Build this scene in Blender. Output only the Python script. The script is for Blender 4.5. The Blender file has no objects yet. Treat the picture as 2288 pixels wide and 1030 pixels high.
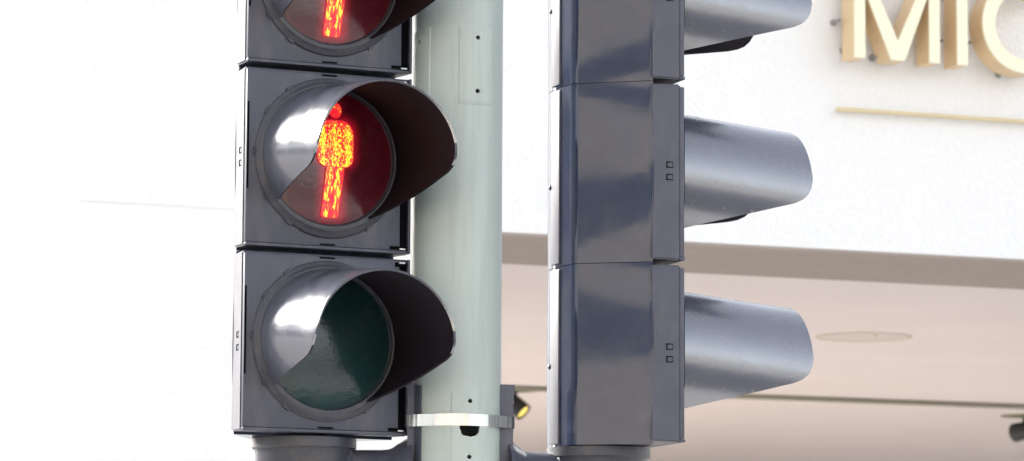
import bpy, bmesh, math, random
from mathutils import Vector, Matrix, noise
random.seed(7)
PI = math.pi
sc = bpy.context.scene
COL = sc.collection
cos, sin, rad = math.cos, math.sin, math.radians

# ------------------------------------------------------------------ materials
def mat(name, base, rough=.5, spec=.5, metal=0., var=.0, vscale=20., bump=0., bscale=200., coat=0., ior=1.5,
        stretch=(1, 1, 1), rvar=0., dirt=None, dirt_amt=.0, dirt_scale=12., bump_dist=.001, coat_rough=.05, dstretch=None):
    m = bpy.data.materials.new(name); m.use_nodes = True
    nt = m.node_tree; N = nt.nodes; L = nt.links
    b = N['Principled BSDF']
    b.inputs['Base Color'].default_value = (*base, 1)
    b.inputs['Roughness'].default_value = rough
    b.inputs['Metallic'].default_value = metal
    b.inputs['Specular IOR Level'].default_value = spec
    b.inputs['IOR'].default_value = ior
    b.inputs['Coat Weight'].default_value = coat
    b.inputs['Coat Roughness'].default_value = coat_rough
    tc = N.new('ShaderNodeTexCoord'); mp = N.new('ShaderNodeMapping')
    mp.inputs['Scale'].default_value = stretch
    L.new(tc.outputs['Object'], mp.inputs['Vector'])
    col = None
    if var or dirt:
        n = N.new('ShaderNodeTexNoise'); n.inputs['Scale'].default_value = vscale
        n.inputs['Detail'].default_value = 6; n.inputs['Roughness'].default_value = .62
        L.new(mp.outputs[0], n.inputs['Vector'])
        mr = N.new('ShaderNodeMapRange'); mr.inputs[1].default_value = .25; mr.inputs[2].default_value = .75
        mr.inputs[3].default_value = 1 - var; mr.inputs[4].default_value = 1 + var
        L.new(n.outputs['Fac'], mr.inputs[0])
        vm = N.new('ShaderNodeVectorMath'); vm.operation = 'SCALE'
        vm.inputs[0].default_value = base; L.new(mr.outputs[0], vm.inputs['Scale'])
        col = vm.outputs[0]
        if dirt:
            n2 = N.new('ShaderNodeTexNoise'); n2.inputs['Scale'].default_value = dirt_scale
            n2.inputs['Detail'].default_value = 8; n2.inputs['Roughness'].default_value = .7
            src = mp
            if dstretch:
                src = N.new('ShaderNodeMapping'); src.inputs['Scale'].default_value = dstretch
                L.new(tc.outputs['Object'], src.inputs['Vector'])
            L.new(src.outputs[0], n2.inputs['Vector'])
            r2 = N.new('ShaderNodeMapRange'); r2.inputs[1].default_value = .5; r2.inputs[2].default_value = .75
            r2.inputs[3].default_value = 0; r2.inputs[4].default_value = dirt_amt
            L.new(n2.outputs['Fac'], r2.inputs[0])
            mx = N.new('ShaderNodeMix'); mx.data_type = 'RGBA'
            L.new(r2.outputs[0], mx.inputs[0]); L.new(col, mx.inputs[6]); mx.inputs[7].default_value = (*dirt, 1)
            col = mx.outputs[2]
        L.new(col, b.inputs['Base Color'])
    if rvar:
        n3 = N.new('ShaderNodeTexNoise'); n3.inputs['Scale'].default_value = 35; n3.inputs['Detail'].default_value = 5
        L.new(mp.outputs[0], n3.inputs['Vector'])
        r3 = N.new('ShaderNodeMapRange'); r3.inputs[1].default_value = .3; r3.inputs[2].default_value = .7
        r3.inputs[3].default_value = max(.02, rough - rvar); r3.inputs[4].default_value = rough + rvar
        L.new(n3.outputs['Fac'], r3.inputs[0]); L.new(r3.outputs[0], b.inputs['Roughness'])
    if bump:
        nb = N.new('ShaderNodeTexNoise'); nb.inputs['Scale'].default_value = bscale; nb.inputs['Detail'].default_value = 4
        L.new(mp.outputs[0], nb.inputs['Vector'])
        bp = N.new('ShaderNodeBump'); bp.inputs['Strength'].default_value = bump; bp.inputs['Distance'].default_value = bump_dist
        L.new(nb.outputs['Fac'], bp.inputs['Height']); L.new(bp.outputs[0], b.inputs['Normal'])
        if coat: L.new(bp.outputs[0], b.inputs['Coat Normal'])
    return m

M_PLAST = mat('grey_plastic', (.064, .067, .094), .44, .5, ior=1.52, var=.10, vscale=30, bump=.10, bscale=300, bump_dist=.0004,
              rvar=.06, dirt=(.17, .15, .14), dirt_amt=.5, dirt_scale=26, dstretch=(1, 1, .3))
M_BODY = mat('grey_plastic_smooth', (.030, .039, .072), .060, .55, var=.10, vscale=22, bump=.05, bscale=120, bump_dist=.0004,
             rvar=.03, dirt=(.13, .12, .12), dirt_amt=.22, dirt_scale=16, dstretch=(1, 1, .55), ior=1.5)
M_VISOR = mat('visor_plastic', (.066, .070, .094), .165, 1.0, var=.08, vscale=25, bump=.03, bscale=90, bump_dist=.0004,
              rvar=.05, dirt=(.14, .13, .13), dirt_amt=.18, dirt_scale=20, ior=1.95)
M_SOFT_SHEEN = mat('worn_visor_plastic', (.080, .085, .115), .26, 1.0, var=.08, vscale=25, bump=.03, bscale=90, bump_dist=.0004,
              rvar=.04, dirt=(.13, .13, .14), dirt_amt=.10, dirt_scale=14, ior=1.9)  # copy of the visor plastic, paler and rougher to imitate softer reflections
M_INNER = mat('black_plastic', (.0150, .0105, .0155), .6, .15, var=.2, vscale=40, dirt=(.022, .017, .020), dirt_amt=.4, dirt_scale=25)
M_BLACK = mat('black_recess', (.006, .006, .007), .8, .0)
M_COLLAR = mat('collar_plastic', (.050, .052, .066), .40, .5, var=.12, vscale=30, dirt=(.17, .14, .12), dirt_amt=.45, dirt_scale=22,
               bump=.15, bscale=160, bump_dist=.0006)
M_PIN = mat('steel_pin', (.55, .55, .55), .35, metal=.9)
M_POLE = mat('green_paint', (.450, .508, .470), .36, .45, var=.045, vscale=9, stretch=(1, 1, .35), bump=.35, bscale=38, bump_dist=.0016,
             rvar=.05, dirt=(.27, .28, .23), dirt_amt=.55, dirt_scale=26, dstretch=(1, 1, .07))
M_HOLE = mat('pole_inside', (.02, .02, .02), .9, .1)
M_STEEL = mat('stainless_band', (.50, .50, .51), .13, metal=1., bump=.55, bscale=55, bump_dist=.0012, stretch=(1, 1, .06))
M_STUCCO = mat('white_stucco', (.80, .79, .775), .85, .2, var=.035, vscale=60, bump=.55, bscale=80, bump_dist=.008)
M_SMOOTH = mat('white_render', (.80, .79, .78), .8, .2, var=.02, vscale=6, bump=.1, bscale=80, bump_dist=.002)
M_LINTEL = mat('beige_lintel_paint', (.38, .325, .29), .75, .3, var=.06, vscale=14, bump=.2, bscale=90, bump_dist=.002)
M_SOFFIT = mat('pink_soffit_paint', (.79, .715, .70), .7, .3, var=.035, vscale=1.6, bump=.08, bscale=40, bump_dist=.002)
M_DISC = mat('beige_disc', (.70, .62, .585), .7, .3, var=.04, vscale=6)
M_TRIM = mat('grey_green_trim', (.23, .22, .17), .6, .3, var=.1, vscale=10)
M_RING = mat('tan_ring', (.60, .51, .43), .6, .3, var=.1, vscale=25)
M_GOLD = mat('gold_return', (.75, .56, .33), .35, .5, metal=.25, var=.06, vscale=12)
M_CREAM = mat('cream_face', (.82, .78, .58), .45, .4, var=.02, vscale=20)
M_BAR = mat('brass_bar', (.66, .55, .34), .4, .5, metal=.2, var=.05, vscale=8)
M_LAMPB = mat('dark_lamp_metal', (.03, .032, .035), .45, .5)
M_STUD = mat('grey_stud', (.28, .28, .28), .5, .5)
M_LAMPP = mat('olive_lamp_plate', (.20, .19, .10), .5, .5)
M_PAVE = mat('pale_paving', (.58, .56, .53), .85, .2, var=.10, vscale=1.3, bump=.3, bscale=20, bump_dist=.004)
M_ROAD = mat('asphalt', (.06, .06, .062), .85, .3, var=.15, vscale=3, bump=.4, bscale=120, bump_dist=.004)
M_FACADE = mat('beige_facade', (.55, .50, .43), .8, .2, var=.05, vscale=1.2)
M_WFACADE = mat('white_facade', (.82, .82, .80), .8, .2, var=.02, vscale=1)
M_GLASS = mat('dark_window_glass', (.03, .045, .07), .08, .6)
M_GROUNDF = mat('grey_stone_base', (.20, .18, .165), .7, .3, var=.1, vscale=2)

def lens_mat(name, base, glow=None):
    m = mat(name, base, .16, .4, var=.25, vscale=45, bump=.16, bscale=150, bump_dist=.0012, coat=.22, dirt=(.10, .09, .085), dirt_amt=.22, dirt_scale=40)
    b = m.node_tree.nodes['Principled BSDF']
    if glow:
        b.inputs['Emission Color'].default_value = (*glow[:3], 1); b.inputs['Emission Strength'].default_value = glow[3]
    return m
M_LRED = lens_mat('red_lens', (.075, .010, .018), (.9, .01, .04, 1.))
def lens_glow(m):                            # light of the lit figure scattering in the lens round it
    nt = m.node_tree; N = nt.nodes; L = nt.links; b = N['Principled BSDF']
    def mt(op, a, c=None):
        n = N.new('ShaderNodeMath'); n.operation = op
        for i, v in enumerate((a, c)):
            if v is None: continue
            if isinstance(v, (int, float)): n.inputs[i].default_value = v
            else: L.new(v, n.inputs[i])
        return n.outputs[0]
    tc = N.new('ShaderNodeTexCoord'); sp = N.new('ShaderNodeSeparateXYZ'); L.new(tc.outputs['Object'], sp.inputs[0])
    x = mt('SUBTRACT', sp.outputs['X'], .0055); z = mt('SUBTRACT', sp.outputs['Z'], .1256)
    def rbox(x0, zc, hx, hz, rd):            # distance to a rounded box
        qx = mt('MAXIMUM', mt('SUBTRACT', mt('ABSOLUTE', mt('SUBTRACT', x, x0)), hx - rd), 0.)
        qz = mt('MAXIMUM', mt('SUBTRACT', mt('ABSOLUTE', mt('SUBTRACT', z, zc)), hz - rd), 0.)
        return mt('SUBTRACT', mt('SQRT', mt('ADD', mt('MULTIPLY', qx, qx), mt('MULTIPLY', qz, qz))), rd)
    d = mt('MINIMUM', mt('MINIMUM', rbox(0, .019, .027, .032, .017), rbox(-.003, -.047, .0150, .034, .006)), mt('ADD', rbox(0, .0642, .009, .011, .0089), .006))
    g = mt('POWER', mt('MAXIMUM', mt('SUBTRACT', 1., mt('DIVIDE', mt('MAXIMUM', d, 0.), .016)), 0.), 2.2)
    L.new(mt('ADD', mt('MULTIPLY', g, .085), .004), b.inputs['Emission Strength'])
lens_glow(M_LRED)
M_LGREEN = lens_mat('green_lens', (.013, .043, .045))

def lit_mat(name, scale, stretch, cut, strength, mode=None):
    m = bpy.data.materials.new(name); m.use_nodes = True
    nt = m.node_tree; N = nt.nodes; L = nt.links; b = N['Principled BSDF']
    def math_(op, a, c=None, d=None):
        n = N.new('ShaderNodeMath'); n.operation = op
        for i, v in enumerate((a, c, d)):
            if v is None: continue
            if isinstance(v, (int, float)): n.inputs[i].default_value = v
            else: L.new(v, n.inputs[i])
        return n.outputs[0]
    tc = N.new('ShaderNodeTexCoord'); mp = N.new('ShaderNodeMapping'); mp.inputs['Scale'].default_value = stretch
    L.new(tc.outputs['Object'], mp.inputs['Vector'])
    n = N.new('ShaderNodeTexNoise'); n.inputs['Scale'].default_value = scale; n.inputs['Detail'].default_value = 2
    n.inputs['Roughness'].default_value = .7; n.inputs['Distortion'].default_value = .6
    L.new(mp.outputs[0], n.inputs['Vector'])
    fac = n.outputs['Fac']
    sp = N.new('ShaderNodeSeparateXYZ'); L.new(tc.outputs['Object'], sp.inputs[0])
    x, z = sp.outputs['X'], math_('SUBTRACT', sp.outputs['Z'], ZC)
    if mode == 'torso':                      # trunk and two arms, redder between them and at the shoulders
        w = math_('COSINE', math_('MULTIPLY', math_('SUBTRACT', x, .0055), 2 * PI / .0188))
        fac = math_('ADD', fac, math_('MULTIPLY', w, .050))
        top = math_('MULTIPLY', math_('MAXIMUM', math_('SUBTRACT', z, .034), 0.), 7.)
        fac = math_('SUBTRACT', fac, top)
    if mode == 'legs':                       # a bright filament down each leg
        u = math_('DIVIDE', math_('ADD', math_('SUBTRACT', x, .0055), math_('MULTIPLY', math_('SUBTRACT', -.0132, z), .097)), .0062)
        w = math_('COSINE', math_('MULTIPLY', u, PI))
        fac = math_('SUBTRACT', fac, math_('MULTIPLY', w, .060))
        fac = math_('SUBTRACT', fac, math_('MULTIPLY', math_('MAXIMUM', math_('SUBTRACT', -.045, z), 0.), 1.6))
    v = N.new('ShaderNodeTexVoronoi'); v.feature = 'DISTANCE_TO_EDGE'; v.inputs['Scale'].default_value = scale * .8
    L.new(mp.outputs[0], v.inputs['Vector'])
    ed = N.new('ShaderNodeMapRange'); ed.inputs[1].default_value = 0; ed.inputs[2].default_value = .16; ed.inputs[3].default_value = -.09; ed.inputs[4].default_value = .02
    L.new(v.outputs['Distance'], ed.inputs[0]); fac = math_('ADD', fac, ed.outputs[0])
    cr = N.new('ShaderNodeValToRGB'); e = cr.color_ramp.elements
    e[0].position = cut - .09; e[0].color = (.88, .008, .035, 1)
    e[1].position = min(.99, cut + .07); e[1].color = (1.35, 1.0, .06, 1)
    k = cr.color_ramp.elements.new(cut); k.color = (1.05, .12, .022, 1)
    L.new(fac, cr.inputs[0])
    b.inputs['Base Color'].default_value = (.2, .015, .02, 1); b.inputs['Roughness'].default_value = .3
    L.new(cr.outputs[0], b.inputs['Emission Color']); b.inputs['Emission Strength'].default_value = strength
    return m
EXPO = 1.94
ZC = .1256
LIT = 1.2 * 2 ** -EXPO
M_TORSO = lit_mat('lit_torso', 400, (1, 1, .6), .475, LIT, 'torso')
M_LEGS = lit_mat('lit_legs', 330, (1, 1, .22), .500, LIT, 'legs')
M_HEADL = lit_mat('lit_head', 380, (1, 1, .6), .60, LIT * .85)
M_HALO = lit_mat('lit_halo', 300, (1, 1, .6), .95, LIT * .55)  # red bloom round the lit figure, painted as larger emissive shapes
M_WARM = bpy.data.materials.new('warm_lamp'); M_WARM.use_nodes = True
_b = M_WARM.node_tree.nodes['Principled BSDF']; _b.inputs['Base Color'].default_value = (.2, .15, .05, 1)
_b.inputs['Emission Color'].default_value = (1, .72, .16, 1); _b.inputs['Emission Strength'].default_value = 1.3 * 2 ** -EXPO

# ------------------------------------------------------------------ helpers
def link(name, me, mats, parent=None, loc=(0, 0, 0), rotz=0):
    o = bpy.data.objects.new(name, me); COL.objects.link(o)
    if not isinstance(mats, (list, tuple)): mats = [mats]
    if not me.materials:
        for m in mats: me.materials.append(m)
    o.parent = parent; o.location = loc; o.rotation_euler = (0, 0, rotz)
    return o
def finish(name, bm, mats, parent=None, loc=(0, 0, 0), rotz=0, smooth=None, weld=False):
    if weld: bmesh.ops.remove_doubles(bm, verts=bm.verts, dist=1e-6)
    bmesh.ops.recalc_face_normals(bm, faces=bm.faces)
    if smooth is not None:
        for f in bm.faces: f.smooth = True
        for e in bm.edges:
            if len(e.link_faces) == 2 and e.calc_face_angle(0) > rad(smooth): e.smooth = False
    me = bpy.data.meshes.new(name); bm.to_mesh(me); bm.free()
    return link(name, me, mats, parent, loc, rotz)
def split(name, bm, mats, parent=None, loc=(0, 0, 0), rotz=0, smooth=None):
    """every loose piece of bm becomes an object of its own, all called name"""
    seen = set(); out = []
    for v0 in bm.verts:
        if v0 in seen: continue
        st, isl = [v0], []
        seen.add(v0)
        while st:
            v = st.pop(); isl.append(v)
            for e in v.link_edges:
                u = e.other_vert(v)
                if u not in seen: seen.add(u); st.append(u)
        b = bmesh.new(); mp = {v: b.verts.new(v.co) for v in isl}
        for f in {f for v in isl for f in v.link_faces}:
            g = b.faces.new([mp[v] for v in f.verts]); g.material_index = f.material_index
        out.append(finish(name, b, mats, parent, loc, rotz, smooth))
    bm.free(); return out
def box(bm, x0, x1, y0, y1, z0, z1, mi=0, bev=0., seg=2):
    b = bmesh.new()
    vs = [b.verts.new(p) for p in ((x0, y0, z0), (x1, y0, z0), (x1, y1, z0), (x0, y1, z0), (x0, y0, z1), (x1, y0, z1), (x1, y1, z1), (x0, y1, z1))]
    for f in ((0, 3, 2, 1), (4, 5, 6, 7), (0, 1, 5, 4), (1, 2, 6, 5), (2, 3, 7, 6), (3, 0, 4, 7)): b.faces.new([vs[i] for i in f])
    if bev: bmesh.ops.bevel(b, geom=b.edges, offset=bev, segments=seg, affect='EDGES', profile=.6)
    merge(bm, b, mi)
def merge(bm, b, mi=0, mtx=None):
    mp = {}
    for v in b.verts: mp[v] = bm.verts.new(mtx @ v.co if mtx else v.co)
    for f in b.faces:
        try:
            g = bm.faces.new([mp[v] for v in f.verts]); g.material_index = mi or f.material_index
        except ValueError: pass
    b.free()
def loft(bm, rings, close=True, cap=True, mi=0):
    vr = [[bm.verts.new(p) for p in r] for r in rings]
    n = len(vr[0])
    for a, b in zip(vr, vr[1:]):
        for i in range(n if close else n - 1):
            f = bm.faces.new((a[i], a[(i + 1) % n], b[(i + 1) % n], b[i])); f.material_index = mi
    if cap:
        for r in (vr[0], vr[-1]):
            f = bm.faces.new(r); f.material_index = mi
    return vr
def lathe(bm, prof, origin, axis, seg=64, mi=0, closed=False, cap=False):
    axis = Vector(axis).normalized(); o = Vector(origin)
    t = axis.orthogonal().normalized(); b = axis.cross(t)
    rings = [[o + axis * h + (t * cos(2 * PI * i / seg) + b * sin(2 * PI * i / seg)) * max(r, 1e-5) for i in range(seg)] for r, h in prof]
    if closed: rings.append(rings[0])
    loft(bm, rings, True, cap, mi)
    if closed: bmesh.ops.remove_doubles(bm, verts=bm.verts, dist=1e-7)
def prism(bm, poly, f, d0, d1, mi=0, bev=0., side_mi=None):
    """poly: 2-D outline; f(a, b, d) -> 3-D point; extruded from depth d0 to d1"""
    b = bmesh.new()
    A = [b.verts.new(f(p[0], p[1], d0)) for p in poly]; B = [b.verts.new(f(p[0], p[1], d1)) for p in poly]
    n = len(poly)
    fa = b.faces.new(A); fb = b.faces.new(B[::-1]); fa.material_index = mi; fb.material_index = mi
    for i in range(n):
        g = b.faces.new((A[i], B[i], B[(i + 1) % n], A[(i + 1) % n])); g.material_index = side_mi if side_mi is not None else mi
    if bev: bmesh.ops.bevel(b, geom=list(fa.edges) + list(fb.edges), offset=bev, segments=2, affect='EDGES')
    merge(bm, b)
def empty(name, loc, rotz=0):
    o = bpy.data.objects.new(name, None); COL.objects.link(o); o.location = loc; o.rotation_euler = (0, 0, rotz); return o
def tag(o, label=None, cat=None, group=None, kind=None):
    if label: o['label'] = label
    if cat: o['category'] = cat
    if group: o['group'] = group
    if kind: o['kind'] = kind
    return o
def copy_tree(o, parent=None):
    c = o.copy(); COL.objects.link(c); c.parent = parent
    for ch in list(o.children): copy_tree(ch, c)
    return c

# ------------------------------------------------------------------ traffic light head (front faces local -y)
PITCH = .2452; HWF = .1200; HWB = .1166; DD = .048
def P(x, f, z): return Vector((x, -f, z))
G = .0033                                            # half of the gap between two doors

def door_mesh():
    bm = bmesh.new()
    # tapered door shell
    b = bmesh.new()
    z0, z1 = G, PITCH - G
    def ring(h, f, e): return [P(-h, f, z0 + e), P(h, f, z0 + e), P(h, f, z1 - e), P(-h, f, z1 - e)]
    loft(b, [ring(HWB, -DD, .001), ring(HWF, -.006, 0)])
    bmesh.ops.recalc_face_normals(b, faces=b.faces)
    bmesh.ops.bevel(b, geom=b.edges, offset=.0022, segments=3, affect='EDGES')
    merge(bm, b)
    return bm
def front_mesh():
    bm = bmesh.new(); z0, z1 = G, PITCH - G
    box(bm, -HWF + .0012, .1044, .000, .007, z0 + .0046, z1 - .0035, bev=.0014); return bm
def lip_mesh():
    bm = bmesh.new(); z0, z1 = G, PITCH - G
    box(bm, .1160, HWF - .0002, -.0008, .007, z0 + .0006, z1 - .0006, bev=.0010); return bm
def ledge_mesh():
    bm = bmesh.new(); z0, z1 = G, PITCH - G
    box(bm, -HWF + .0012, .1156, -.0012, .007, z0, z0 + .0042, bev=.0011); return bm
def slot_mesh():
    bm = bmesh.new(); z0, z1 = G, PITCH - G
    box(bm, .1046, .1154, .0040, .0062, z0 + .0046, z1 - .004); return bm        # black hinge slot
def latch_mesh():
    bm = bmesh.new(); z0, z1 = G, PITCH - G
    box(bm, .0894, .1150, -.0012, .0038, z0 + .0056, z0 + .0100, bev=.0006)      # foot of the latch
    box(bm, .0974, .1150, -.0012, .0038, z1 - .0110, z1 - .0052, bev=.0006); return bm
def slit_mesh():
    bm = bmesh.new()
    box(bm, -.1180, -.1156, -.0008, .002, PITCH / 2 - .045, PITCH / 2 + .072)    # slit by the left edge
    for zz in (.008, PITCH - .010): box(bm, -.012, .010, -.0008, .002, zz + .001, zz + .0032)
    return bm
def pin_mesh():
    bm = bmesh.new()
    for zz in (G + .0058, PITCH - G - .0064): box(bm, .1029, .1119, -.0026, .0005, zz - .0006, zz + .0016, bev=.0005)
    return bm
def mark_objs(D):
    out = []
    for sx in (-1, 1):
        for zc in (PITCH / 2 + .0085, PITCH / 2 - .0085):
            fc = -.0215; h = HWF - (HWF - HWB) * (-fc - .006) / (DD - .006) + .0004
            w, hh, t = .0048, .0042, .0013
            bm = bmesh.new()
            o = [(-w, -hh), (w, -hh), (w, hh), (-w, hh)]; i = [(-w + t, -hh + t), (w - t * .6, -hh + t), (w - t * .6, hh - t), (-w + t, hh - t)]
            rings = [[Vector((sx * hx, -(fc + a), zc + c)) for a, c in q] for q, hx in ((o, h - .003), (o, h), (i, h), (i, h - .003))]
            loft(bm, rings + [rings[0]], True, False)
            out.append(finish('side_mark', bm, M_BLACK, D, weld=True))
    return out
def bezel_mesh():
    bm = bmesh.new()
    lathe(bm, [(.1075, -.002), (.1075, .0020), (.1062, .0038), (.1030, .0048), (.1000, .0062), (.0985, .0074), (.0945, .0080), (.0925, .0074), (.0912, .0050), (.0908, .0020), (.0890, .0010), (.0890, -.002)],
          P(0, 0, ZC), (0, -1, 0), 96, closed=True)
    return bm
def tab_mesh():
    bm = bmesh.new()
    for ang in (33, 57, 123, 147, 213, 237, 303, 327, 178, 2):
        a = rad(ang)
        b = bmesh.new(); box(b, -.0052, .0052, -.0042, 0, -.0016, .0016, bev=.0006)
        mtx = Matrix.Translation(P(cos(a) * .1080, 0, ZC + sin(a) * .1080)) @ Matrix.Rotation(-(a + PI / 2), 4, 'Y')
        merge(bm, b, 0, mtx)
    return bm
VR0, VR1, VT, VL = .0974, .0992, rad(6.3), .2015
CUT = [(-.0215, .158), (-.0165, .1725), (-.010, .1845), (-.002, .1930), (.008, .1985), (.018, .2005)]
def send(z, zb):
    cut = [(zb, .009)] + CUT
    if z >= cut[-1][0]: return VL
    if z <= zb: return .009
    for (a, s), (b, t) in zip(cut, cut[1:]):
        if a <= z <= b: return s + (t - s) * (z - a) / (b - a)
def visor_mesh(zl, zr):
    """zl, zr: how far down the hood reaches at its root on either side"""
    bm = bmesh.new()
    fl, fr = math.acos(zl / VR0), math.acos(zr / VR0); n = 150; m = 12; s0 = .0045
    phis = [-fl + (fl + fr) * i / n for i in range(n + 1)]
    def pt(phi, s, th):
        k = (s - s0) / (VL - s0); R = VR0 + (VR1 - VR0) * k - th
        x = R * sin(phi); z = R * cos(phi)
        return P(x, s * cos(VT), ZC + z - (s - s0) * math.tan(VT))
    def grid(th):
        g = []
        for i in range(n + 1):
            phi = phis[i]
            se = send(VR0 * cos(phi), zl if phi < 0 else zr) - (0.0007 if th else 0)
            g.append([bm.verts.new(pt(phi, s0 + (se - s0) * j / m, th)) for j in range(m + 1)])
        return g
    A, B = grid(0), grid(.0028)
    def q(a, b, c, d, mi):
        f = bm.faces.new((a, b, c, d)); f.material_index = mi
    for i in range(n):
        for j in range(m):
            q(A[i][j], A[i + 1][j], A[i + 1][j + 1], A[i][j + 1], 0)
            q(B[i][j], B[i][j + 1], B[i + 1][j + 1], B[i + 1][j], 1)
        q(A[i][m], A[i + 1][m], B[i + 1][m], B[i][m], 0 if cos(phis[i]) > -.05 else 1)
        q(A[i][0], B[i][0], B[i + 1][0], A[i + 1][0], 0)
    for i in (0, n):
        for j in range(m): q(A[i][j], A[i][j + 1], B[i][j + 1], B[i][j], 0)
    return bm
def lens_mesh():
    bm = bmesh.new()
    lathe(bm, [(.0900, .0005), (.0900, .0020), (.080, .0034), (.065, .0050), (.045, .0064), (.022, .0073), (.0001, .0076)], P(0, 0, ZC), (0, -1, 0), 72)
    return bm
def lens_f(x, z):
    r = math.hypot(x, z); return .0076 - .0056 * (r / .09) ** 2 + .0011
def symbol_objs(D):
    def shape(name, poly, m, lift=0.):
        b = bmesh.new()
        vs = [b.verts.new((p[0], 0, p[1])) for p in poly]; b.faces.new(vs)
        bmesh.ops.triangulate(b, faces=b.faces)
        for _ in range(2): bmesh.ops.subdivide_edges(b, edges=b.edges, cuts=1, use_grid_fill=True)
        for v in b.verts: v.co = P(v.co.x, lens_f(v.co.x, v.co.z) + lift, v.co.z + ZC)
        o = finish(name, b, m, D); o['label'] = 'glowing red and yellow part of the standing man and his halo'; return o
    cx = .0055
    def rr(x0, x1, z0, z1, r0, r1):
        pts = []
        for cxx, czz, a0, r in ((x1 - r1, z1 - r1, 0, r1), (x0 + r1, z1 - r1, 90, r1), (x0 + r0, z0 + r0, 180, r0), (x1 - r0, z0 + r0, 270, r0)):
            for k in range(7): a = rad(a0 + 15 * k); pts.append((cxx + r * cos(a), czz + r * sin(a)))
        return pts
    def circ(z, rx, rz): return [(cx + rx * cos(2 * PI * k / 24), z + rz * sin(2 * PI * k / 24)) for k in range(24)]
    L1 = [(-.0122, -.0132), (-.0008, -.0132), (-.0070, -.0790), (-.0092, -.0806), (-.0165, -.0800), (-.0180, -.0780)]
    L2 = [(.0000, -.0132), (.0122, -.0132), (.0056, -.0775), (.0030, -.0806), (-.0034, -.0806), (-.0060, -.0790)]
    hi = .0006
    out = [shape('torso', rr(cx - .0255, cx + .0255, -.0122, .0500, .0130, .0185), M_TORSO, hi),
           shape('torso_halo', rr(cx - .0270, cx + .0270, -.0134, .0515, .0140, .0200), M_HALO),
           shape('figure_head', circ(.0642, .0086, .0102), M_HEADL, hi), shape('head_halo', circ(.0642, .0097, .0113), M_HALO)]
    for q in (L1, L2): out.append(shape('figure_leg', [(cx + x, z) for x, z in q], M_LEGS, hi))
    out.append(shape('leg_halo', [(cx - .0138, -.0136), (cx + .0137, -.0136), (cx + .0070, -.0785), (cx + .0035, -.0818), (cx - .0170, -.0814), (cx - .0193, -.0785)], M_HALO, .0003))
    return out
def housing_mesh():
    bm = bmesh.new()
    half = [(HWB - .0022, -.044), (HWB - .0045, -.0485)]
    a, b = Vector((HWB - .0045, -.0485)), Vector((.0545, -.1300))
    nrm = Vector((b.y - a.y, a.x - b.x)).normalized()
    if nrm.x < 0: nrm = -nrm
    for t, d in ((.02, 0), (.05, 0), (.25, 0), (.5, 0), (.75, 0), (.93, 0), (.97, 0), (.99, 0)):
        p = a.lerp(b, t) + nrm * d; half.append((p.x, p.y))
    half += [(.0545, -.1300), (.0500, -.1333), (.0445, -.1352), (.030, -.1374), (.0165, -.1394), (.015, -.1400)]
    ring = half + [(-x, f) for x, f in half[::-1]]
    rings = []
    nz = 22
    for k in range(nz + 1):
        t = k / nz; z = .0004 + (PITCH - .0008) * t
        s = 1 + .029 * (1 - (2 * t - 1) ** 2) - (.003 if k in (0, nz) else 0)
        rings.append([P(x * s, -.044 + (f + .044) * (1 + (s - 1) * .12), z) for x, f in ring])
    loft(bm, rings)
    return bm
def spine_mesh():
    bm = bmesh.new()
    box(bm, -.0155, .0155, .1385, .1425, .004, PITCH - .004, bev=.001)
    lathe(bm, [(.004, 0), (.004, .003), (.0001, .003)], P(.0165, -.1405, PITCH / 2 - .012), (1, 0, 0), 12)
    return bm

def build_head(loc, rotz):
    root = empty('traffic_light', loc, rotz)
    first = None
    H = finish('housing', housing_mesh(), M_BODY, root, smooth=22)
    sp = finish('rear_hinge', spine_mesh(), M_PLAST, H, smooth=30)
    D = finish('door', door_mesh(), M_PLAST, root, smooth=35)
    subs = [finish('front_plate', front_mesh(), M_PLAST, D, smooth=35), finish('edge_lip', lip_mesh(), M_PLAST, D, smooth=35), finish('bottom_ledge', ledge_mesh(), M_PLAST, D, smooth=35),
            finish('hinge_slot', slot_mesh(), M_BLACK, D), finish('bezel', bezel_mesh(), M_COLLAR, D, smooth=30),
            finish('visor', visor_mesh(-.0615, -.0800), [M_VISOR, M_INNER], D, smooth=40)]
    subs += split('latch', latch_mesh(), M_BLACK, D) + split('latch_pin', pin_mesh(), M_PIN, D) + split('slit', slit_mesh(), M_BLACK, D)
    subs += mark_objs(D) + split('bezel_tab', tab_mesh(), M_COLLAR, D)
    lens_g = finish('lens', lens_mesh(), M_LGREEN, D, smooth=40); lens_g['label'] = 'unlit dark green lens'
    base = D
    for k in (1, 2):
        h = copy_tree(H, root); h.location = (0, 0, PITCH * k)
        d = D.copy(); COL.objects.link(d); d.parent = root; d.location = (0, 0, PITCH * k)
        for s in subs: copy_tree(s, d)
        if first is None:
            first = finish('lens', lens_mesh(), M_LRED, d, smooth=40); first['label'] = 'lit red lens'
            syms = symbol_objs(d)
        else:
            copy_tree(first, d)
            for q in syms: copy_tree(q, d)
    bm = bmesh.new()
    lathe(bm, [(.030, -.0005), (.0705, -.0005), (.0705, -.013), (.0668, -.0155), (.0655, -.022), (.0640, -.095), (.060, -.100), (.020, -.100)], P(0, -.077, 0), (0, 0, 1), 72)
    finish('base_collar', bm, M_COLLAR, root, smooth=30)
    bm = bmesh.new()
    lathe(bm, [(.050, 0), (.052, .02), (.046, .034), (.0001, .036)], P(0, -.077, 3 * PITCH), (0, 0, 1), 40)
    finish('top_cap', bm, M_PLAST, root, smooth=30)
    return root

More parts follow.
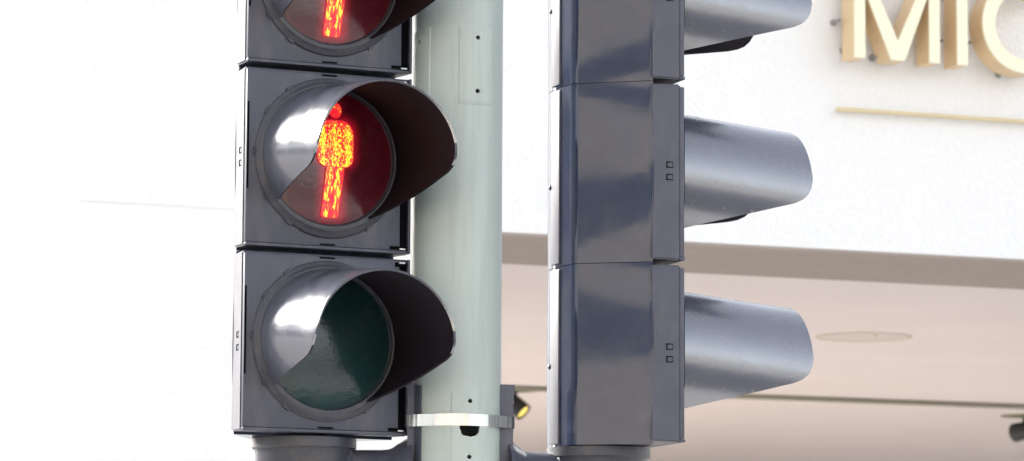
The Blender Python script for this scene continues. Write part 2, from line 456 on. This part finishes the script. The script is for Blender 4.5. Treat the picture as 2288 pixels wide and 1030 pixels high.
YL, YR = rad(25.3), rad(110)
left = build_head((-.2455, 4.928, 2.0455), YL)
tag(left, 'grey pedestrian traffic light facing the viewer with glowing red standing men', 'traffic light', 'pedestrian lights on the green pole')
right = copy_tree(left)
soft_sheen = finish('soft_sheen_visor', visor_mesh(-.0750, -.0600), [M_SOFT_SHEEN, M_INNER], None, smooth=40)
for d in right.children:
    for v in d.children:
        if v.name.startswith('visor'): v.data = soft_sheen.data
bpy.data.objects.remove(soft_sheen)
right.location = (.1920, 5.082, 2.0385); right.rotation_euler = (0, 0, YR)
tag(right, 'grey pedestrian traffic light seen side-on with its visors pointing away from the pole', 'traffic light', 'pedestrian lights on the green pole')

# ------------------------------------------------------------------ pole with drilled holes and cover plates
PX, PY, PR = -.0750, 5.0, .0614
def az(a): return Vector((sin(rad(a)), -cos(rad(a)), 0))      # 0 = facing the camera side, + to the right
def tube(r0, r1, z0, z1, seg=192):
    bm = bmesh.new()
    zs = [z0, 1.9, 2.3, 2.9, z1]
    out = [[Vector((r1 * cos(2 * PI * i / seg), r1 * sin(2 * PI * i / seg), z)) for i in range(seg)] for z in zs]
    inn = [[Vector((r0 * cos(2 * PI * i / seg), r0 * sin(2 * PI * i / seg), z)) for i in range(seg)] for z in zs[::-1]]
    loft(bm, out + inn + [out[0]], True, False)
    bmesh.ops.remove_doubles(bm, verts=bm.verts, dist=1e-7)
    bmesh.ops.recalc_face_normals(bm, faces=bm.faces)
    return bm
def plate(a0, a1, z0, z1, th, wob):
    bm = bmesh.new(); na, nz = 28, 30
    def grid(r):
        g = []
        for i in range(na + 1):
            row = []
            for j in range(nz + 1):
                u, w = i / na, j / nz
                a = a0 + (a1 - a0) * u; z = z0 + (z1 - z0) * w
                cr = .10                                             # rounded corners
                if w in (0., 1.) or u in (0., 1.):
                    z += wob * (noise.noise((a * .09, z * 40, 3.1)))
                    a += wob * 500 * (noise.noise((a * .05, z * 50, 9.4)))
                edge = min(u, 1 - u, w, 1 - w)
                rr = r + (th if edge > 0 else 0)
                row.append(bm.verts.new(az(a) * rr + Vector((0, 0, z))))
            g.append(row)
        return g
    g = grid(PR - .0001)
    for i in range(na):
        for j in range(nz): bm.faces.new((g[i][j], g[i + 1][j], g[i + 1][j + 1], g[i][j + 1]))
    h = grid(PR - .0028)
    for v in h: pass
    rim = []
    for i in range(na + 1):
        for j in range(nz + 1):
            a = math.atan2(h[i][j].co.x, -h[i][j].co.y); h[i][j].co = Vector((sin(a) * (PR - .0028), -cos(a) * (PR - .0028), h[i][j].co.z))
    for i in range(na):
        for j in range(nz): bm.faces.new((h[i][j], h[i][j + 1], h[i + 1][j + 1], h[i + 1][j]))
        bm.faces.new((g[i][0], h[i][0], h[i + 1][0], g[i + 1][0])); bm.faces.new((g[i][nz], g[i + 1][nz], h[i + 1][nz], h[i][nz]))
    for j in range(nz):
        bm.faces.new((g[0][j], g[0][j + 1], h[0][j + 1], h[0][j])); bm.faces.new((g[na][j], h[na][j], h[na][j + 1], g[na][j + 1]))
    bmesh.ops.recalc_face_normals(bm, faces=bm.faces)
    return bm
holes = [(26.5, 2.584, .0032, 0), (26.5, 2.511, .0034, 0), (-57, 2.581, .0034, 0), (19.2, 2.0935, .0031, 0), (18.6, 2.0190, .0032, 0), (19.4, 2.0585, .0142, .0018)]
cb = bmesh.new()
for a, z, r, w in holes:
    d = az(a); t = Vector((0, 0, 1)).cross(d); b = bmesh.new()
    n = 40 if r > .01 else 14
    R = [r * (1 + (w / r) * noise.noise((cos(2 * PI * i / n) * 2.2, sin(2 * PI * i / n) * 2.2, 5.))) for i in range(n)]
    loft(b, [[d * k + t * (R[i] * cos(2 * PI * i / n)) + Vector((0, 0, z + R[i] * .92 * sin(2 * PI * i / n))) for i in range(n)] for k in (PR - .02, PR + .02)])
    bmesh.ops.recalc_face_normals(b, faces=b.faces)
    merge(cb, b)
cut = finish('cutter', cb, M_HOLE)
def drilled(o):
    md = o.modifiers.new('holes', 'BOOLEAN'); md.operation = 'DIFFERENCE'; md.object = cut; md.solver = 'EXACT'
    try: md.material_mode = 'INDEX'
    except Exception: pass
    bpy.context.view_layer.update()
    ev = o.evaluated_get(bpy.context.evaluated_depsgraph_get())
    me = bpy.data.meshes.new_from_object(ev); o.modifiers.clear(); o.data = me
    for f in me.polygons: f.use_smooth = True
    if hasattr(me, 'set_sharp_from_angle'): me.set_sharp_from_angle(angle=rad(30))
    return o
tmp = []
pole_me = drilled(finish('pole', tube(PR - .004, PR, 0, 4.3), M_POLE))
plates = [drilled(finish('cover_plate', plate(1.4, 51, 2.492, 2.600, .0012, .0024), M_POLE)),
          drilled(finish('cover_plate', plate(-5.3, 43.7, 1.93, 2.1075, .0012, .0014), M_POLE)),
          drilled(finish('cover_plate', plate(-78, -36, 2.500, 2.600, .0011, .0022), M_POLE))]
bpy.data.objects.remove(cut)
pole = empty('signal_pole', (PX, PY, 0))
pole_me.name = 'shaft'; pole_me.parent = pole
for p in plates: p.parent = pole
bm = bmesh.new(); lathe(bm, [(.0001, 4.325), (.03, 4.322), (.056, 4.31), (.0634, 4.295), (.0634, 4.27)], (0, 0, 0), (0, 0, 1), 48)
finish('cap', bm, M_POLE, pole, smooth=40)
bm = bmesh.new(); lathe(bm, [(.0616, .16), (.075, .02), (.14, .018), (.14, -.005)], (0, 0, 0), (0, 0, 1), 48)
finish('base_flange', bm, M_POLE, pole, smooth=40)
tag(pole, 'pale green painted steel pole with drilled holes between the two traffic lights', 'pole')

# ------------------------------------------------------------------ brackets with arms to the heads
def bracket(ang, target, label, wid, rout):
    root = empty('mounting_bracket', (PX, PY, 1.90), ang)             # local +x points away from the pole
    bm = bmesh.new()
    top, bot = .2195, -.12
    # clamp channel: cheeks hugging the pole, web outside, hooked top
    prof = [(.0455, bot), (rout, bot), (rout, .156), (rout + .0010, .163), (rout + .0010, .180), (rout - .0002, .188), (rout, .210), (rout + .0026, .2135), (rout + .0026, top), (.0455, top)]
    prism(bm, prof, lambda a, b, d: Vector((a, d, b)), -wid, wid, bev=.0012)
    box(bm, rout - .002, rout + .0015, -wid * .62, wid * .62, .190, .206, bev=.0008)
    finish('clamp_channel', bm, M_PLAST, root, smooth=35)
    if wid > .031:
     bm = bmesh.new(); arcs = [rad(-43 + 86 * k / 32) for k in range(33)]            # curved saddle hugging the pole
     sec = [(r_ * cos(a), r_ * sin(a)) for r_, aa in ((PR - .001, arcs), (PR + .0030, arcs[::-1])) for a in aa]
     prism(bm, sec, lambda a, b, d: Vector((a, b, d)), bot, top - .004, bev=.0008)
     finish('saddle', bm, M_PLAST, root, smooth=35)
    bm = bmesh.new()
    L = target
    prof = [(.050, rout - .006), (.0475, rout), (.045, rout + .004), (.0415, rout + .009), (.0385, rout + .0145), (.0345, rout + .0195), (.0322, rout + .025), (.0312, rout + .034), (.0310, L - .066), (.0345, L - .064), (.0345, L - .03)]
    lathe(bm, prof, (0, 0, .1000), (1, 0, 0), 56)
    finish('arm', bm, M_PLAST, root, smooth=30)
    bm = bmesh.new()
    for s in (-1, 1):
        lathe(bm, [(.0001, .0045), (.004, .0045), (.0048, .003), (.0048, 0)], (rout + .0004, s * .012, .198), (1, 0, 0), 12)
    split('bolt', bm, M_PIN, root, smooth=30)
    tag(root, label, 'bracket', 'brackets strapped to the pole')
    return root
def basepos(root, rz): return Vector((root.location.x + (.077) * -sin(rz) , root.location.y + .077 * cos(rz)))
bl, br = basepos(left, YL), basepos(right, YR)
dl, dr = bl - Vector((PX, PY)), br - Vector((PX, PY))
bracket(math.atan2(dl.y, dl.x), dl.length, 'dark grey bracket under the light with the glowing red men', .033, .0640)
bracket(math.atan2(dr.y, dr.x), dr.length, 'dark grey bracket whose arm runs under the side-on light', .030, .0725)

# ------------------------------------------------------------------ steel strap round pole and brackets
pts = [Vector(((PR + .0014) * cos(2 * PI * i / 96), (PR + .0014) * sin(2 * PI * i / 96))) for i in range(96)]
for d, ro, hw in ((dl, .0662, .0336), (dr, .0748, .0306)):
    e = d.normalized(); n = Vector((-e.y, e.x))
    ea = math.atan2(e.y, e.x)
    if hw > .031: pts += [Vector((cos(ea + rad(k)), sin(ea + rad(k)))) * (PR + .0042) for k in range(-43, 44, 2)]
    for s in (-hw, hw):
        c = e * (ro - .003) + n * (s - math.copysign(.003, s))
        pts += [c + Vector((.003 * cos(k * PI / 6), .003 * sin(k * PI / 6))) for k in range(12)]
def hull(ps):
    ps = sorted((p.x, p.y) for p in ps)
    def half(q):
        h = []
        for p in q:
            while len(h) > 1 and (h[-1][0] - h[-2][0]) * (p[1] - h[-2][1]) - (h[-1][1] - h[-2][1]) * (p[0] - h[-2][0]) <= 1e-12: h.pop()
            h.append(p)
        return h
    a, b = half(ps), half(ps[::-1]); return a[:-1] + b[:-1]
hp = hull(pts)
fine = []
for i, p in enumerate(hp):
    q = hp[(i + 1) % len(hp)]; n = max(1, int(math.hypot(q[0] - p[0], q[1] - p[1]) / .004))
    fine += [(p[0] + (q[0] - p[0]) * k / n, p[1] + (q[1] - p[1]) * k / n) for k in range(n)]
bm = bmesh.new()
def sring(s, z): return [Vector((x * s, y * s, z)) for x, y in fine]
h = .0080
loft(bm, [sring(1.004, -h), sring(1.004, h), sring(.99, h), sring(.99, -h), sring(1.004, -h)], True, False)
strap = finish('steel_strap', bm, M_STEEL, None, (PX, PY, 2.0685), smooth=35, weld=True)
tag(strap, 'shiny stainless steel band wrapped round the green pole and both brackets', 'strap')

# ------------------------------------------------------------------ the building behind (local x along wall, y inwards)
WX, WY, WA = .44645, 9.5, rad(21)
bld = empty('stucco_building', (WX, WY, 0), WA)
XL, XP, XR = -1.598, -.60, 9.0
ZB0, ZB1, ZW, ZS, LD = 2.8405, 2.885, 2.865, 2.890, .61
bm = bmesh.new()
prism(bm, [(XL, ZB1), (XP, ZB1), (XP, ZW), (XR, ZW), (XR, 4.5), (XL, 4.5)], lambda a, b, d: Vector((a, d, b)), 0, LD)
finish('front_wall', bm, M_STUCCO, bld)
bm = bmesh.new(); box(bm, XL, XP, 0, LD, 0, ZB0); finish('pier', bm, M_STUCCO, bld)
bm = bmesh.new(); box(bm, XL + .004, XP - .004, .004, LD - .01, ZB0, ZB1); finish('smooth_band', bm, M_SMOOTH, bld)
sd = Vector((-.208, .978)); sn = Vector((-.978, -.208))
def sidewall(name, z0, z1, off, m):
    bm = bmesh.new(); c = Vector((XL, 0)) + sn * off + sd * (.0 if not off else .0045)
    q = [c, c + sd * 10, c + sd * 10 - sn * .4, c - sn * .4 + sd * .3]
    loft(bm, [[Vector((p.x, p.y, z0)) for p in q], [Vector((p.x, p.y, z1)) for p in q]])
    return finish(name, bm, m, bld)
sidewall('side_wall', ZB1, 4.5, 0, M_STUCCO); sidewall('side_wall', 0, ZB0, 0, M_STUCCO); sidewall('smooth_band', ZB0, ZB1, -.004, M_SMOOTH)
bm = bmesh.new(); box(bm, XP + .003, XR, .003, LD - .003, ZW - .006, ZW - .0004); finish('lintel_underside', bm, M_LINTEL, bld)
bm = bmesh.new(); box(bm, -1.45, XR, LD + .003, 11, ZS, ZS + .1); finish('soffit', bm, M_SOFFIT, bld)
bm = bmesh.new(); box(bm, -1.45, XR, 4.655, 4.765, ZS - .012, ZS - .001, bev=.002); finish('soffit_trim', bm, M_TRIM, bld)
bm = bmesh.new(); box(bm, -3, XR, 11.01, 11.2, 0, 3.2); finish('inner_wall', bm, M_FACADE, bld)
tag(bld, 'white stucco building with a deep sheltered entrance under a pinkish soffit', 'building')

# letters on the wall: front plane .105 in front of the wall, returns .075 deep
SLAB, FRONT, ZL = .030, .105, 3.356
def letter(name, polys, x, label, studs):
    root = empty(name, (WX + cos(WA) * x, WY + sin(WA) * x, ZL), WA)
    bm = bmesh.new()
    for poly in polys:
        prism(bm, poly, lambda a, b, d: Vector((a, -d, b)), SLAB, FRONT - .004)
    finish('return', bm, M_GOLD, root, smooth=30)
    bm = bmesh.new()
    for poly in polys: prism(bm, poly, lambda a, b, d: Vector((a, -d, b)), FRONT - .0038, FRONT)
    finish('face', bm, M_CREAM, root)
    bm = bmesh.new()
    for a, b in studs:
        lathe(bm, [(.0035, -.002), (.0035, SLAB + .012)], (a, 0, b), (0, -1, 0), 12)
        lathe(bm, [(.0085, .001), (.0085, .008), (.0035, .010)], (a, 0, b), (0, -1, 0), 14)
    split('mounting_stud', bm, M_STUD, root, smooth=30)
    tag(root, label, 'sign letter', 'gold letters of the wall sign')
    return root
hM = .236
wM = .250; st = .0315
apex = .1245
Mpoly = [(0, 0), (st, 0), (st, .178), (apex - .018, 0), (apex + .022, 0), (wM - st, .185), (wM - st, 0), (wM, 0), (wM, hM), (wM - st - .006, hM), (apex + .002, .052), (st + .008, hM), (0, hM)]
U0 = .4435
letter('sign_letter', [Mpoly], U0 - .007, 'raised gold letter M mounted on the white wall', [(-.012, .108), (.016, .035), (wM - .01, .06), (.1, .02), (wM * .5, .19)])
letter('sign_letter', [[(0, 0), (st, 0), (st, hM), (0, hM)]], U0 + .294, 'raised gold letter I standing between M and C', [(-.012, .075), (.036, .08), (.016, .2)])
cpoly = []
ro, ri = .128, .090
angs = [rad(48 + (312 - 48) * k / 60) for k in range(61)]
cpoly = [(ro + ro * cos(a), hM / 2 + ro * sin(a)) for a in angs] + [(ro + ri * cos(a) * 1.0, hM / 2 + ri * sin(a)) for a in angs[::-1]]
letter('sign_letter', [cpoly], U0 + .3700, 'round raised gold letter C cut off by the picture edge', [(-.004, .075), (.02, .21), (.1, .0)])
bm = bmesh.new()
b = bmesh.new()
lathe(bm, [(.0001, -.0065), (.0040, -.0045), (.0062, 0), (.0062, 1.9), (.0001, 1.903)], (0, -.022, 0), (1, 0, 0), 16)
for xx in (.02, .5, 1.0, 1.5): lathe(bm, [(.003, 0), (.003, .022)], (xx, 0, 0), (0, -1, 0), 8)
bar = finish('sign_bar', bm, M_BAR, None, (WX + cos(WA) * .427, WY + sin(WA) * .427, 3.2305), WA, smooth=40)
tag(bar, 'thin brass rod running along the wall under the gold letters', 'sign bar')

# ------------------------------------------------------------------ ceiling fittings
def wp(x, y, z): return (WX + cos(WA) * x - sin(WA) * y, WY + sin(WA) * x + cos(WA) * y, z)
cp = empty('ceiling_panel', wp(1.675, 2.342, ZS), WA)
bm = bmesh.new(); lathe(bm, [(.148, .001), (.148, -.003), (.160, -.003), (.162, .001)], (0, 0, 0), (0, 0, 1), 64); finish('rim', bm, M_RING, cp, smooth=30)
bm = bmesh.new(); lathe(bm, [(.1475, .0), (.1475, -.0015), (.0001, -.0015)], (0, 0, 0), (0, 0, 1), 64); finish('disc', bm, M_DISC, cp)
bm = bmesh.new(); lathe(bm, [(.007, -.0015), (.006, -.006), (.0001, -.007)], (.0, -.085, 0), (0, 0, 1), 16); finish('latch', bm, M_RING, cp)
tag(cp, 'round flush panel with a tan rim set in the soffit', 'ceiling panel')
def spot(loc, aim, lit, label, sz):
    root = empty('spotlight', loc, WA)
    bm = bmesh.new(); lathe(bm, [(.0001, -.004), (.085 * sz, -.004), (.088 * sz, 0)], (0, 0, 0), (0, 0, 1), 40); finish('ceiling_plate', bm, M_LAMPP, root, smooth=30)
    bm = bmesh.new(); lathe(bm, [(.007, 0), (.007, -.045)], (0, 0, 0), (0, 0, 1), 12); finish('stem', bm, M_LAMPB, root)
    a = Vector(aim).normalized()
    bm = bmesh.new(); c = Vector((0, 0, -.052 * sz - .004))
    lathe(bm, [(.0001, -.05 * sz), (.018 * sz, -.048 * sz), (.030 * sz, -.03 * sz), (.034 * sz, .02 * sz), (.035 * sz, .045 * sz), (.031 * sz, .045 * sz), (.030 * sz, .036 * sz), (.0001, .036 * sz)], c, a, 36)
    bd = finish('lamp_body', bm, M_LAMPB, root, smooth=35)
    bm = bmesh.new(); lathe(bm, [(.0285 * sz, .037 * sz), (.02 * sz, .042 * sz), (.0001, .0445 * sz)], c, a, 30)
    finish('bulb', bm, M_WARM if lit else M_GLASS, bd, smooth=40)
    tag(root, label, 'spotlight', 'spotlights under the soffit')
spot(wp(1.41, 4.87, ZS), (.50, -.50, -.62), True, 'small ceiling spotlight glowing yellow beside the green pole', 1.05)
spot(wp(3.86, 5.22, ZS), (-.35, .9, -.12), False, 'dark unlit ceiling spotlight at the right edge of the picture', 1.15)

# ------------------------------------------------------------------ ground and the far side of the street (seen in reflections)
bm = bmesh.new(); box(bm, -150, 150, -150, 150, -.4, -.12); g = finish('ground', bm, M_PAVE); g['kind'] = 'structure'
bm = bmesh.new(); box(bm, -60, 60, 3.42, 40, -.119, 0, bev=.01); g = finish('pavement', bm, M_PAVE); g['kind'] = 'structure'
bm = bmesh.new(); box(bm, -60, 60, -9, 3.4, -.119, -.112); g = finish('road', bm, M_ROAD); g['kind'] = 'structure'

def facade(name, loc, rz, L, top, ribbons, m, label, base_h, base_m):
    root = empty(name, loc, rz)
    bm = bmesh.new(); box(bm, -L / 2, L / 2, 0, 8, base_h, top); finish('wall', bm, m, root)
    bm = bmesh.new(); box(bm, -L / 2, L / 2, -.15, 8, 0, base_h - .004); finish('ground_floor', bm, base_m, root)
    for z0, z1 in ribbons:
        n = int(L / 3.2)
        for i in range(n):
            b2 = bmesh.new(); box(b2, -L / n / 2 + .04, L / n / 2 - .04, -.05, .03, 0, z1 - z0)
            finish('window', b2, M_GLASS, root, (-L / 2 + (i + .5) * L / n, -.005, z0))
    tag(root, label, 'building')
    return root
facade('office_building', (-6, -19, 0), PI, 46, 11.0, [(4.6, 6.2), (8.4, 9.9)], M_FACADE, 'beige building with rows of dark windows across the street', 3.9, M_FACADE)
# plain white hall down the side street
hx, hy = -11.6, 14.7
hall = empty('white_hall', (hx - 1, hy + 1, 0), math.atan2(-.65, .76) + PI / 2)
for nm, y0, z0, z1, m in (('cornice', -.25, 6.3, 6.9, M_GROUNDF), ('wall', 0, 5.35, 6.296, M_WFACADE), ('window_band', .03, 4.3, 5.346, M_GROUNDF), ('lower_wall', -.01, 0, 4.296, M_FACADE)):
    bm = bmesh.new(); box(bm, -13, 4.6, y0, 6, z0, z1); finish(nm, bm, m, hall)
tag(hall, 'low hall with a grey cornice and one dark window band down the side street', 'building')

# ------------------------------------------------------------------ camera, sky, sun
cam = bpy.data.cameras.new('camera'); co = bpy.data.objects.new('camera', cam); COL.objects.link(co)
pch, rl = rad(7.1), rad(.3)
R0 = Vector((1, 0, 0)); U0v = Vector((0, -sin(pch), cos(pch))); F0 = Vector((0, cos(pch), sin(pch)))
Rv = R0 * cos(rl) + U0v * sin(rl); Uv = U0v * cos(rl) - R0 * sin(rl)
mx = Matrix((Rv, Uv, -F0)).transposed().to_4x4(); mx.translation = (0, 0, 1.7066)
co.matrix_world = mx
cam.sensor_width = 36; cam.lens = 36 * 8300 / 2288; cam.clip_end = 2000; cam.clip_start = .1
cam.dof.use_dof = True; cam.dof.focus_distance = 4.95; cam.dof.aperture_fstop = 16
sc.camera = co

SUN_EL, SUN_AZ = 25, 311            # azimuth clockwise from +Y
w = bpy.data.worlds.new('World'); sc.world = w; w.use_nodes = True
nt = w.node_tree; bg = nt.nodes['Background']
sky = nt.nodes.new('ShaderNodeTexSky'); sky.sky_type = 'NISHITA'; sky.sun_disc = False
sky.sun_elevation = rad(SUN_EL); sky.sun_rotation = rad(SUN_AZ); sky.dust_density = 3.0; sky.air_density = 1.0; sky.ozone_density = 1.0
hs = nt.nodes.new('ShaderNodeHueSaturation'); hs.inputs['Saturation'].default_value = .36
nt.links.new(sky.outputs[0], hs.inputs['Color']); nt.links.new(hs.outputs[0], bg.inputs['Color']); bg.inputs['Strength'].default_value = .15
sl = bpy.data.lights.new('sun', 'SUN'); sl.energy = 2.2; sl.angle = rad(16); sl.color = (1, .97, .93)
so = bpy.data.objects.new('sun', sl); COL.objects.link(so)
d = Vector((sin(rad(SUN_AZ)) * cos(rad(SUN_EL)), cos(rad(SUN_AZ)) * cos(rad(SUN_EL)), sin(rad(SUN_EL))))
so.rotation_euler = d.to_track_quat('Z', 'Y').to_euler()
ll = bpy.data.lights.new('spotlight_lamp', 'SPOT'); ll.energy = 185; ll.spot_size = rad(130); ll.spot_blend = .4; ll.color = (1, .93, .87); ll.shadow_soft_size = .03
lo = bpy.data.objects.new('spotlight_lamp', ll); COL.objects.link(lo); lo.location = wp(1.445, 4.835, ZS - .16); lo.rotation_euler = (0, 0, 0)
sc.view_settings.view_transform = 'Standard'; sc.view_settings.look = 'None'; sc.view_settings.gamma = 1
sc.view_settings.use_curve_mapping = False
sc.view_settings.exposure = EXPO
